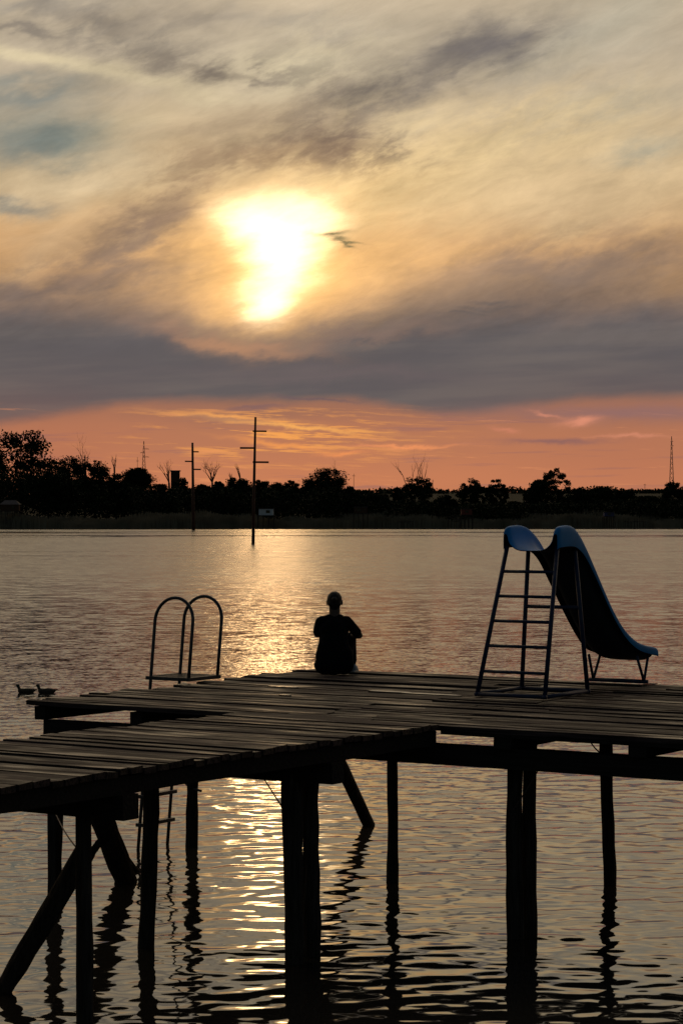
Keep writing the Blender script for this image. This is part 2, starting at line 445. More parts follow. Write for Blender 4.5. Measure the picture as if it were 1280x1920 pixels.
# ------------------------------------------------------------------ lake water
SHORE = 560.0
def water():
    rng = np.random.default_rng(5)
    rad = [0.0, 4, 8, 11]
    r = 12.5
    while r < 75: rad.append(r); r += max(.028, r*r/(2300*3.33)*.62)
    while r < SHORE*1.02: rad.append(r); r *= 1.06
    rad += [800, 1500, 3000, 6000, 12000]
    rad = np.array(rad)
    dense = np.radians(np.linspace(-14, 14, 560)); rest = np.radians(np.linspace(14, 346, 84))[1:-1]
    az = np.concatenate([dense, rest]); NA = len(az)
    RR, AA = np.meshgrid(rad, az, indexing='ij')
    x = RR*np.sin(AA); y = RR*np.cos(AA)
    cell = np.maximum(np.gradient(rad)[:, None]*np.ones_like(AA), RR*np.radians(.05))
    z = np.zeros_like(x)
    inz = (np.abs(((AA+math.pi) % (2*math.pi))-math.pi) < R(14.1))
    # a mix of short wind ripples, mostly running across the view
    N = 150
    for i in range(N):
        L = 10**rng.uniform(math.log10(.10), math.log10(.8)); k = 2*math.pi/L
        th = rng.normal(R(97), R(26)) if i % 4 else rng.uniform(0, 2*math.pi)
        kx, ky = k*math.cos(th), k*math.sin(th)
        slope = WAVE/math.sqrt(N/2)
        # gusty patches: each train waxes and wanes
        env = .65+.5*np.sin(x*rng.uniform(.1, .5)+y*rng.uniform(.05, .3)+rng.uniform(0, 6.3))
        a = slope/k
        w = np.clip((L/(cell*2.6)-1)/1.0, 0, 1)
        z += a*w*env*np.sin(kx*x+ky*y+rng.uniform(0, 6.3))
    # wind freshens further out, the water is calmer in the lee of the jetty
    z *= np.clip(.62+(RR-14)/20, .62, 1.12)
    z *= inz*np.clip((90-RR)/40, 0, 1)
    v = np.stack([x, y, z], -1).reshape(-1, 3)
    i0 = np.arange(len(rad)-1)[:, None]*NA; j = np.arange(NA)[None, :]; j1 = (j+1) % NA
    q = np.stack([i0+j, i0+NA+j, i0+NA+j1, i0+j1], -1)
    q = q[1:].reshape(-1, 4)[:, ::-1]        # skip the ring at the centre, faces up
    me = bpy.data.meshes.new('lake_water')
    me.vertices.add(len(v)); me.vertices.foreach_set('co', v.ravel())
    me.loops.add(q.size); me.loops.foreach_set('vertex_index', q.ravel().astype(np.int32))
    me.polygons.add(len(q)); me.polygons.foreach_set('loop_start', np.arange(0, q.size, 4, dtype=np.int32))
    me.polygons.foreach_set('loop_total', np.full(len(q), 4, np.int32))
    me.update(calc_edges=True); me.polygons.foreach_set('use_smooth', np.ones(len(q), bool))
    m, t, b = new_mat('lake water')
    X.tree = t
    geo = t.nodes.new('ShaderNodeNewGeometry'); sp = t.nodes.new('ShaderNodeSeparateXYZ'); t.links.new(geo.outputs['Position'], sp.inputs[0])
    px, py = X(sp.outputs[0]), X(sp.outputs[1])
    dist = (px*px+py*py).m('SQRT')
    # how ruffled the surface is: wind lanes far out, a glassy strip under the far bank
    lane = noise(px, py, 160, 9, detail=4, z=2.0)
    calm = smooth(py + (noise(px, py, 90, 60, z=5)-.5)*46, 428, 452)
    lane2 = smooth(py, 290, 312)*(1-smooth(py, 322, 345))*smooth(noise(px, py, 34, 16, z=8, detail=4), .40, .56)*.8
    lane3 = smooth(py, 352, 360)*(1-smooth(py, 384, 396))*smooth(noise(px, py, 40, 22, z=18, detail=3), .44, .54)
    calm = calm.m('MAXIMUM', lane2*.9).m('MAXIMUM', lane3*.6)
    ruff = smooth(dist, 22, 140)
    rgh = ruff*.165 + .035
    rgh = rgh*(1-smooth(lane, .52, .68)*smooth(dist, 100, 180)*.35)
    rgh = rgh*(1-calm*.97)
    t.links.new(rgh.v, b.inputs['Roughness'])
    b.inputs['Base Color'].default_value = (.040, .034, .026, 1); b.inputs['IOR'].default_value = 1.39
    # small-scale slopes as a normal perturbation
    def ntex(scale, z):
        mp = t.nodes.new('ShaderNodeMapping'); mp.inputs['Scale'].default_value = (scale*.6, scale, 1); mp.inputs['Location'].default_value = (z, z*2, z)
        t.links.new(geo.outputs['Position'], mp.inputs[0])
        n = t.nodes.new('ShaderNodeTexNoise'); n.inputs['Scale'].default_value = 1; n.inputs['Detail'].default_value = 3
        t.links.new(mp.outputs[0], n.inputs['Vector'])
        s = t.nodes.new('ShaderNodeVectorMath'); s.operation = 'SUBTRACT'; t.links.new(n.outputs['Color'], s.inputs[0]); s.inputs[1].default_value = (.5, .5, .5)
        return s.outputs[0]
    def vm(op, a, bb):
        n = t.nodes.new('ShaderNodeVectorMath'); n.operation = op; t.links.new(a, n.inputs[0])
        if isinstance(bb, tuple): n.inputs[1].default_value = bb
        elif op == 'SCALE': t.links.new(bb, n.inputs['Scale'])
        else: t.links.new(bb, n.inputs[1])
        return n.outputs[0]
    fine = ntex(14, 0.0); mid = ntex(3.2, 9.0); big = ntex(.9, 4.0)
    near_amt = smooth(dist, 18, 50)*.36+.02
    mid_amt = smooth(dist, 26, 95)*.66*(1-calm)
    s = vm('ADD', vm('SCALE', fine, (near_amt*(1-calm)).v), vm('SCALE', mid, mid_amt.v))
    s = vm('ADD', s, vm('SCALE', big, (smooth(dist, 45, 110)*.42*(1-calm)).v))
    s = vm('MULTIPLY', s, (1.0, 1.0, 0.0))
    nn = vm('NORMALIZE', vm('ADD', geo.outputs['Normal'], s), (0, 0, 0))
    t.links.new(nn, b.inputs['Normal'])
    me.materials.append(m)
    o = link('lake_water', me); tag(o, kind='structure'); return o
WAVE = .066
water()

# ------------------------------------------------------------------ far land
def hill(x, y):
    sh = SHORE + 10*math.sin(x*.021)+6*math.sin(x*.06+1)
    d = y-sh
    if d < 0: return max(-2.0, d*.12)
    z = min(1.2, d*.12)
    g = max(0, d-15)
    z += 15.5*(1-math.exp(-(g/620)**1.6)) + 2.0*math.sin(x*.006+1.0)*min(1, g/600)
    # grassy mound on the left
    z += 7.2*math.exp(-((x+38)/58)**2-((y-740)/75)**2)*(1 if d > 0 else 0)
    z -= max(0, g-900)*.004
    return z
def land():
    xs = list(np.linspace(-5000, -500, 16))+list(np.linspace(-450, 450, 130))+list(np.linspace(500, 5000, 16))
    ys = [-60, 200, 480]+list(np.linspace(520, 1300, 90))+list(np.geomspace(1340, 11000, 20))
    vs = [(x, y, hill(x, y) if y > 480 else -2.0) for y in ys for x in xs]
    nx = len(xs); fs = [(j*nx+i, j*nx+i+1, j*nx+nx+i+1, j*nx+nx+i) for j in range(len(ys)-1) for i in range(nx-1)]
    m = MB(); m.add(vs, fs); o = m.build('ground', M['field'], smooth=True); tag(o, kind='structure')
land()

# photo pixel + depth -> world x
def wxp(px, Y): return (px-640)/F*Y
def wzp(py, Y): return CAM_H-(py-960)/F*Y

# ------------------------------------------------------------------ vegetation
def quads_mesh(name, P, size, mat, parent, rng, flat=1.0, aspect=.6):
    """one small leaf-cluster face per point, random orientation"""
    n = len(P); a = rng.normal(size=(n, 3)); a[:, 2] *= flat; a /= np.linalg.norm(a, axis=1)[:, None]
    c = rng.normal(size=(n, 3)); b = np.cross(a, c); b /= np.linalg.norm(b, axis=1)[:, None]
    s = size*rng.uniform(.5, 1.3, n)[:, None]
    V = np.stack([P-a*s*.5, P+b*s*.5*aspect, P+a*s*.5, P-b*s*.5*aspect], 1).reshape(-1, 3)
    me = bpy.data.meshes.new(name); me.vertices.add(4*n); me.vertices.foreach_set('co', V.ravel())
    me.loops.add(4*n); me.loops.foreach_set('vertex_index', np.arange(4*n, dtype=np.int32))
    me.polygons.add(n); me.polygons.foreach_set('loop_start', np.arange(0, 4*n, 4, dtype=np.int32)); me.polygons.foreach_set('loop_total', np.full(n, 4, np.int32))
    me.update(calc_edges=True); me.materials.append(mat)
    return link(name, me, parent)
def branch(mb, p, d, L, r, depth, ends, rnd, spread=.6, up=.25, seg=3, n=5):
    pts = [p]; rad = [r]; q = Vector(p); dd = Vector(d).normalized()
    for i in range(seg):
        dd = (dd+Vector((rnd.uniform(-.22, .22), rnd.uniform(-.22, .22), rnd.uniform(-.1, .22)))).normalized()
        q = q+dd*L/seg; pts.append(q.copy()); rad.append(r*(1-.45*(i+1)/seg))
    mb.tube(pts, rad, n)
    ends.append((q.copy(), depth))
    if depth > 0:
        for k in range(rnd.choice((2, 3, 3))):
            t = rnd.uniform(.45, 1.0); i = min(seg, max(1, round(t*seg)))
            v = Vector((rnd.gauss(0, 1), rnd.gauss(0, 1), rnd.gauss(0, .6))).normalized()
            nd = (dd*(1-spread)+v*spread+Vector((0, 0, up))).normalized()
            branch(mb, pts[i], nd, L*rnd.uniform(.55, .8), rad[i]*.62, depth-1, ends, rnd, spread, up, seg, n)
def tree(name, px, Y, top_py, wid_px, label, cat='tree', group='leafy trees on the far bank', seed=1, dens=1.0, lacy=.35, mat='leaf', twigs=0, flatbase=.15):
    rnd = random.Random(seed); rng = np.random.default_rng(seed)
    x = wxp(px, Y); z0 = hill(x, Y)-.2; ztop = wzp(top_py, Y); H = ztop-z0; W = wid_px/F*Y
    root = empty(name, (x, Y, z0), label=label, cat=cat, group=group)
    mb = MB(); ends = []
    th = H*.30; mb.tube([(0,0,-.3), (0.1,0,th*.5), (rnd.uniform(-.3,.3),0,th)], [H*.028, H*.022, H*.018], 7)
    for k in range(6):
        a = k*1.05+rnd.random(); sp = rnd.uniform(.25, .9)*min(1.3, W/H*1.3)
        branch(mb, (0, 0, th*rnd.uniform(.6, 1)), (math.cos(a)*sp, math.sin(a)*sp, 1), H*rnd.uniform(.22, .34), H*.012, 2, ends, rnd)
    mb.build('trunk', M['bark'], root)
    P = []
    nc = int(80+0*lacy)
    for k in range(nc):
        # clump centres fill an egg-shaped crown
        while True:
            u = np.array([rng.uniform(-1, 1), rng.uniform(-1, 1), rng.uniform(-1, 1)])
            if (u**2).sum() < 1: break
        if (u**2).sum() < .45 and rng.random() < .4*lacy: u = u/np.sqrt((u**2).sum()+1e-6)*rng.uniform(.7, 1)
        taper = 1-.22*max(0, u[2])
        zc = H*(flatbase+(1-flatbase)*(.5+.5*u[2]*.92)); c = np.array([u[0]*W*.52*taper, u[1]*W*.45*taper, zc])
        rc = W*rng.choice([.10, .13, .17, .22])*(1-.42*lacy)*rng.uniform(.85, 1.15)
        n = int(.75*dens*rng.integers(60, 110)*(1-.55*lacy)*3.0)
        d = rng.normal(size=(n, 3)); d /= np.linalg.norm(d, axis=1)[:, None]
        rr = rc*rng.uniform(.3, 1.12, n)[:, None]**.7
        P.append(c+d*rr*np.array([1.1, 1.1, .8])*rng.uniform(.75, 1.2, (n, 1)))
    P = np.concatenate(P); P = P[P[:, 2] < H*1.0]
    k = np.abs(P[:, 2]) > .2; P = P[k]
    o = quads_mesh('crown', P, max(.42, W*.036)*1.15, M[mat], root, rng); 
    if twigs:
        tb = MB(); e2 = []
        for k in range(twigs):
            branch(tb, (rnd.uniform(-W*.35, W*.35), 0, H*.72), (rnd.uniform(-.5, .5), 0, 1), H*rnd.uniform(.22, .42), .11, 2, e2, rnd, spread=.35)
        tb.build('bare_branches', M['dead'], root)
    return root
def dead_tree(px, Y, base_py, top_py, label, seed, spread=.45, n0=3):
    rnd = random.Random(seed); x = wxp(px, Y); z0 = hill(x, Y)-.3; H = wzp(top_py, Y)-z0
    root = empty('dead_tree', (x, Y, z0), label=label, cat='bare tree', group='bare dead trees on the far bank')
    mb = MB(); ends = []
    zb = max(H*.25, wzp(base_py, Y)-z0)
    mb.tube([(0,0,0), (.2,0,zb*.6), (0,0,zb)], [.42, .34, .28], 7); mb.build('trunk', M['dead'], root)
    bb = MB()
    for k in range(n0):
        branch(bb, (0, 0, zb), (rnd.uniform(-spread, spread)*1.4, rnd.uniform(-.3, .3), 1), (H-zb)*rnd.uniform(.42, .55), .20, 3, ends, rnd, spread=spread, up=.35)
    o = bb.build('limbs', M['dead'], root)
    zt = max(v[2] for v in bb.v); s = (H-zb)/(zt-zb)
    for v in o.data.vertices: v.co.z = zb+(v.co.z-zb)*s
    return root

T = [ # name, px, Y, top_py, width_px, label, dict
 ('tall_tree', 40, 600, 806, 150, 'tallest tree on the far bank, wide lacy crown at the left edge of the lake', dict(seed=41, dens=1.25, lacy=.85, flatbase=.15)),
 ('leafy_tree', -40, 610, 815, 110, 'big tree cut by the left edge beside the tallest lacy tree', dict(seed=12, dens=1.2, lacy=.5)),
 ('leafy_tree', 135, 590, 854, 80, 'broad dark tree right of the tallest lacy tree', dict(seed=13, dens=1.2)),
 ('leafy_tree', 178, 585, 860, 62, 'knobbly dark tree with a stray twig, third from the left edge', dict(seed=14, twigs=2)),
 ('leafy_tree', 90, 570, 880, 90, 'low dark tree in front of the gap after the tallest tree', dict(seed=15, dens=1.2)),
 ('leafy_tree', 218, 580, 888, 60, 'low bushy tree under the bare twin twigs left of the lattice pylon', dict(seed=16)),
 ('round_bush', 258, 690, 877, 50, 'rounded solitary bush on the skyline under the distant lattice pylon', dict(seed=47, cat='bush', dens=1.6, lacy=0, flatbase=.3)),
 ('round_bush', 340, 600, 892, 30, 'small bush leaning on the right side of the box tower', dict(seed=18, cat='bush')),
 ('leafy_tree', 445, 585, 893, 60, 'low rounded tree just left of the tall water pole', dict(seed=19)),
 ('leafy_tree', 490, 590, 896, 46, 'low rounded tree just right of the tall water pole', dict(seed=20)),
 ('leafy_tree', 520, 600, 903, 50, 'low flat tree between the tall water pole and the domed tree', dict(seed=21)),
 ('leafy_tree', 548, 590, 899, 40, 'small spiky tree left of the domed tree', dict(seed=22, lacy=.6)),
 ('domed_tree', 612, 600, 877, 84, 'domed dense tree mid far bank with one bare twig on its right', dict(seed=23, dens=1.3, twigs=1)),
 ('leafy_tree', 578, 595, 897, 30, 'little lobe-shaped tree touching the left of the domed tree', dict(seed=24)),
 ('scrubby_tree', 782, 590, 888, 62, 'scrubby tree with bare twigs standing up out of its crown', dict(seed=25, lacy=.8, twigs=6, mat='leaf2')),
 ('leafy_tree', 884, 600, 895, 52, 'airy round tree, left of the pair right of the scrubby twiggy tree', dict(seed=26, lacy=.8)),
 ('leafy_tree', 930, 595, 895, 42, 'narrow airy tree, right of the pair right of the scrubby twiggy tree', dict(seed=27, lacy=.9)),
 ('leafy_tree', 1040, 600, 875, 58, 'tall plume-like airy tree behind the top of the slide', dict(seed=28, lacy=.9, dens=1.1)),
 ('leafy_tree', 1008, 590, 898, 48, 'lower bushy tree at the left foot of the plume-like tree', dict(seed=29)),
 ('leafy_tree', 1128, 590, 912, 60, 'low bushy tree halfway between the plume-like tree and the right pylon', dict(seed=30)),
 ('leafy_tree', 1170, 595, 917, 50, 'low flat bushy tree right of the halfway bushy tree', dict(seed=31)),
 ('leafy_tree', 1258, 600, 899, 44, 'tree at the foot of the slim lattice pylon at the right edge', dict(seed=32, lacy=.7)),
 ('round_bush', 745, 600, 910, 26, 'tiny bush on the skyline right of the lone roadside pole', dict(seed=33, cat='bush')),
 ('round_bush', 408, 640, 896, 24, 'tiny bush at the foot of the bare forked dead tree', dict(seed=34, cat='bush')),
]
for n, px, Y, tp, w, lab, kw in T: tree(n, px, Y, tp, w, lab, **kw)
for i, (px, tp, w, lab) in enumerate([
   (300, 908, 60, 'dark shrub below the box tower beside the grassy mound'), (380, 908, 60, 'dark shrub under the bare forked dead tree'),
   (655, 912, 50, 'dark shrub right below the domed tree'), (705, 925, 60, 'dark shrub below the lone roadside pole'),
   (835, 928, 50, 'dark shrub in the field gap left of the airy tree pair'), (1085, 915, 50, 'dark shrub hugging the right foot of the plume-like tree'),
   (1210, 930, 60, 'dark shrub left of the tree at the right pylon'), (965, 940, 40, 'low shrub in the field gap left of the plume-like tree')]):
    tree('dark_shrub', px, 578, tp, w, lab, cat='shrub', group='dark shrubs along the far bank', seed=60+i, dens=1.1, lacy=.1, flatbase=0)
for i, (px, bp, tp, lab, sp, n0) in enumerate([
   (215, 890, 850, 'pair of bare upright trunks rising from trees left of the round bush', .2, 2), (317, 905, 858, 'bare dead tree with a few limbs left of the box tower', .35, 3),
   (398, 905, 853, 'bare dead tree with wide spreading limbs beside the shorter water pole', .5, 5), (450, 897, 868, 'thin bare sapling just left of the tall water pole', .3, 2),
   (160, 870, 846, 'thin bare snag poking above the second dark tree', .15, 1), (432, 905, 884, 'short bare stub left of the thin sapling', .3, 2)]):
    dead_tree(px, 612 if px != 398 else 640, bp, tp, lab, 80+i, sp, n0)

def thicket():
    rng = np.random.default_rng(3); P = []
    for _ in range(620):
        px = rng.uniform(-120, 1400); Y = rng.uniform(566, 600); x = wxp(px, Y)
        topy = np.interp(px, [-120, 100, 220, 260, 420, 640, 700, 850, 1000, 1280, 1400], [860, 880, 905, 912, 912, 914, 936, 944, 940, 934, 930])
        if rng.random() < .25: topy += 12
        h = max(1.5, wzp(topy, Y)-hill(x, Y)); n = 120; w = rng.uniform(2.2, 5)
        d = rng.normal(size=(n, 3)); d /= np.linalg.norm(d, axis=1)[:, None]; u = rng.uniform(.2, 1, (n, 1))**.5
        P.append(np.array([x, Y, hill(x, Y)+h*.5])+d*u*np.array([w, 2.5, h*.52]))
    o = quads_mesh('thicket', np.concatenate(P), .8, M['leaf'], None, rng); tag(o, 'dark tangled undergrowth along the whole far bank below the trees', 'undergrowth', kind='stuff')
    # distant hedge on the skyline
    P = []
    for _ in range(420):
        px = rng.uniform(640, 1500) if rng.random() < .75 else rng.uniform(-200, 640); Y = rng.uniform(1180, 1240); x = wxp(px, Y); h = 2.2+2.6*(math.sin(px*.035)*.5+.5)*rng.random()+ (3.5 if 812 < px < 0 else 0)
        n = 26; d = rng.normal(size=(n, 3)); d /= np.linalg.norm(d, axis=1)[:, None]
        P.append(np.array([x, Y, hill(x, Y)+h*.4])+d*np.array([rng.uniform(4, 9), 2, h*.6])*rng.uniform(.3, 1, (n, 1)))
    o = quads_mesh('hedge', np.concatenate(P), 1.6, M['leaf'], None, rng); tag(o, 'faint hedgerow along the skyline of the far fields', 'hedge', kind='stuff')
    # reeds: upright blades along the shoreline
    n = 42000; x = rng.uniform(-120, 120, n); y0 = SHORE+10*np.sin(x*.021)+6*np.sin(x*.06+1); y = y0+rng.uniform(-9, 7, n)
    h = (1.9+.7*np.sin(x*.13)+.5*np.sin(x*.41+y*.3))*rng.uniform(.6, 1.15, n); w = rng.uniform(.05, .14, n); lean = rng.normal(0, .16, n)
    z0 = np.full(n, -.2)
    z0 = np.where(y > y0, np.minimum(1.2, (y-y0)*.12)-.1, z0)
    V = np.stack([np.stack([x-w, y, z0], 1), np.stack([x+w, y, z0], 1), np.stack([x+w*.5+lean, y, z0+h], 1), np.stack([x-w*.5+lean, y+.05, z0+h], 1)], 1).reshape(-1, 3)
    me = bpy.data.meshes.new('reed_bed'); me.vertices.add(4*n); me.vertices.foreach_set('co', V.ravel())
    me.loops.add(4*n); me.loops.foreach_set('vertex_index', np.arange(4*n, dtype=np.int32)); me.polygons.add(n)
    me.polygons.foreach_set('loop_start', np.arange(0, 4*n, 4, dtype=np.int32)); me.polygons.foreach_set('loop_total', np.full(n, 4, np.int32)); me.update(calc_edges=True)
    me.materials.append(M['reed']); tag(link('reed_bed', me), 'long bed of dry reeds standing in the water along the far shore', 'reeds', kind='stuff')
thicket()

# ------------------------------------------------------------------ far structures
def water_pole(px, foot_py, top_py, lean, arms, label):
    Y = F*CAM_H/(foot_py-960); x = wxp(px, Y); H = wzp(top_py, Y); s = Y/F
    root = empty('pole_with_crossbars', (x, Y, 0), label=label, cat='pole', group='poles with offset crossbars standing in the lake')
    m = MB(); m.tube([(0,0,-1.5), (lean*.5*s, 0, H*.5), (lean*s, 0, H)], [3.2*s, 2.6*s, 2.0*s], 10); m.build('mast', M['rust'], root, smooth=True)
    for (x0, x1, py, h) in arms:
        z = wzp(py, Y); mm = MB(); mm.beam(((x0-px)*s, -.16, z+.0), ((x1-px)*s, -.16, z-.25*s), .12, h*s); mm.build('crossbar', M['rust'], root)
water_pole(474, 1020, 782, 5, [(474, 500, 808.5, 3), (450, 479, 840, 3.4), (474, 504, 866.5, 3.4)], 'tall reddish pole with three crossbars standing in the lake, taller of two')
water_pole(363, 994, 830, -2, [(361, 373, 847, 2.4), (347, 363, 865, 2.6), (362, 377, 880, 2.6)], 'shorter reddish pole with three crossbars by the far bank, smaller of two')

def pylon(px, Y, top_py, w_px, arms, label):
    x = wxp(px, Y); z0 = hill(x, Y); H = wzp(top_py, Y)-z0; s = Y/F; w = w_px*s/2
    root = empty('lattice_pylon', (x, Y, z0), label=label, cat='pylon', group='lattice power pylons on the horizon')
    m = MB(); t = s*.35
    corners = [(-1,-1),(1,-1),(1,1),(-1,1)]
    lv = [H*(1-(1-k/12)**1.0) for k in range(13)]
    def P(c, z):
        f = 1-z/H*.93; return (c[0]*w*f, c[1]*w*f, z)
    for c in corners: m.tube([P(c, 0), P(c, H)], [t, t*.6], 4)
    for k in range(12):
        for j in range(4):
            a, b = corners[j], corners[(j+1) % 4]
            m.tube([P(a, lv[k]), P(b, lv[k+1])], t*.55, 3, cap=False); m.tube([P(b, lv[k]), P(a, lv[k+1])], t*.55, 3, cap=False)
    m.build('lattice_mast', M['galv'], root)
    for (x0, x1, py) in arms:
        z = wzp(py, Y)-z0; a = MB(); xa, xb = (x0-px)*s, (x1-px)*s
        a.tube([(xa, 0, z), (xb, 0, z)], t*.9, 4); a.tube([(xa, 0, z), (0, 0, z+2.2*s), (xb, 0, z)], t*.6, 4); a.build('cross_arm', M['galv'], root)
pylon(270, 1500, 827, 11, [(263, 272, 849), (268, 280, 842), (268, 280, 857)], 'distant lattice power pylon with short arms behind the round bush, wider of two')
pylon(1258, 1100, 818, 9, [(1256, 1262, 836), (1256, 1261, 828)], 'slim lattice power pylon rising above the tree at the right edge')
for px, Y, tp, arm, lab in [(258, 1200, 857, 4, 'small roadside pole just left of the wider lattice pylon'), (663, 1150, 888, 5, 'small roadside pole on the skyline right of the domed tree'),
      (811, 1180, 899, 3, 'tiny roadside pole right of the scrubby twiggy tree'), (1208, 1180, 907, 4, 'tiny roadside pole near the slim pylon on the right')]:
    x = wxp(px, Y); z0 = hill(x, Y)-.5; H = wzp(tp, Y)-z0; s = Y/F
    root = empty('roadside_pole', (x, Y, z0), label=lab, cat='pole', group='wooden roadside power poles on the skyline')
    m = MB(); m.tube([(0,0,0),(0,0,H)], [.5*s,.35*s], 6); m.build('mast', M['bark'], root)
    a = MB(); a.beam((-arm*s/2*1.2, 0, H*.9), (arm*s/2*1.2, 0, H*.9), .6*s, .7*s); a.build('cross_arm', M['bark'], root)
# box tower (raised hide)
Y = 625; x = wxp(329, Y); z0 = hill(x, Y)-.3; s = Y/F; zt = wzp(882, Y)-z0
root = empty('raised_hide', (x, Y, z0), label='dark boxy raised hide with a flat overhanging roof standing among bare trees', cat='hide')
m = MB(); m.box((-8*s, -1, zt*.35), (8*s, 1, zt-2*s)); m.build('cabin', M['hutwood'], root)
m = MB(); m.box((-9.5*s, -1.3, zt-1.95*s), (9.5*s, 1.3, zt)); m.build('roof', M['huttin'], root)
for sx_ in (-1, 1):
    for sy_ in (-1, 1):
        m = MB(); m.tube([(sx_*7.5*s, sy_*.9, 0), (sx_*7*s, sy_*.9, zt*.36)], .12, 6); m.build('leg', M['bark'], root)
def hut(px, w_px, top_py, floor_py, mat, label, pitched, win=None, name='fishing_hut', Yh=547):
    Y = Yh; s = Y/F; x = wxp(px, Y); zf = wzp(floor_py, Y); zt = wzp(top_py, Y); w = w_px*s/2
    root = empty(name, (x, Y, 0), label=label, cat='hut', group='small fishing huts on stilts along the far shore')
    rh = (zt-zf)*(.38 if pitched else .1)
    m = MB(); m.box((-w, -1.3, zf), (w, 1.3, zt-rh)); m.build('walls', M[mat], root)
    m = MB()
    if pitched:
        e = w*1.12; zb = zt-rh-.05
        m.add([(-e,-1.6,zb),(e,-1.6,zb),(e,1.6,zb),(-e,1.6,zb),(-e*.55,0,zt),(e*.55,0,zt)], [(3,2,1,0),(0,1,5,4),(1,2,5),(2,3,4,5),(3,0,4)])
    else: m.box((-w*1.08, -1.5, zt-rh+.003), (w*1.08, 1.5, zt))
    m.build('roof', M['huttin'], root)
    m = MB(); m.box((-w*1.25, -2.1, zf-.18), (w*1.25, 1.5, zf-.004)); m.build('platform', M['bark'], root)
    for k in range(4):
        m = MB(); xx = -w*1.1+k*w*2.2/3; m.tube([(xx, -1.9, -1), (xx, -1.9, zf-.19)], .09, 6); m.build('stilt', M['bark'], root)
        m = MB(); m.tube([(xx, 1.2, -1), (xx, 1.2, zf-.19)], .09, 6); m.build('stilt', M['bark'], root)
    if win:
        m = MB(); h = (zt-rh-zf); m.box((win[0]*w, -1.34, zf+h*.35), (win[1]*w, -1.303, zf+h*.8)); m.build('window', M['glass'], root)
hut(499, 27, 953, 966, 'hutwhite', 'white fishing hut with a dark window right of the tall water pole', False, (.0, .55))
hut(20, 34, 938, 958, 'hutwood', 'brown fishing hut with a hipped roof at the left end of the shore', True, (.2, .5))
hut(676, 24, 950, 962, 'hutwood', 'dark low fishing hut in the reeds right of the white hut', False, (-.6, .0))
hut(874, 20, 954, 965, 'hutred', 'small red fishing hut in the reeds left of the slide top', False, (-.3, .3))
hut(1140, 18, 960, 968, 'hutblue', 'small violet fishing hut in the reeds right of the slide top', False, (-.3, .3))
for i, (px, w, n, lab) in enumerate([(60, 30, 6, 'thin-legged fishing stage beside the brown hut at the left'), (208, 26, 5, 'thin-legged fishing stage in the reeds below the low bushy trees'),
        (300, 30, 6, 'thin-legged fishing stage left of the shorter water pole'), (760, 30, 6, 'thin-legged fishing stage right of the dark low hut'), (850, 22, 5, 'thin-legged fishing stage beside the red hut'),
        (1190, 40, 8, 'long thin-legged fishing stage toward the right edge')]):
    Y = 545; s = Y/F; x = wxp(px, Y); root = empty('fishing_stage', (x, Y, 0), label=lab, cat='stage', group='small fishing stages on stilts along the far shore')
    m = MB(); m.box((-w*s/2, -.8, .95), (w*s/2, .8, 1.1)); m.build('platform', M['bark'], root)
    for k in range(n):
        m = MB(); xx = -w*s/2+.1+k*(w*s-.2)/(n-1); m.tube([(xx, -.7, -1), (xx+random.uniform(-.1, .1), -.7, random.uniform(1.0, 2.1))], .07, 5); m.build('post', M['bark'], root)

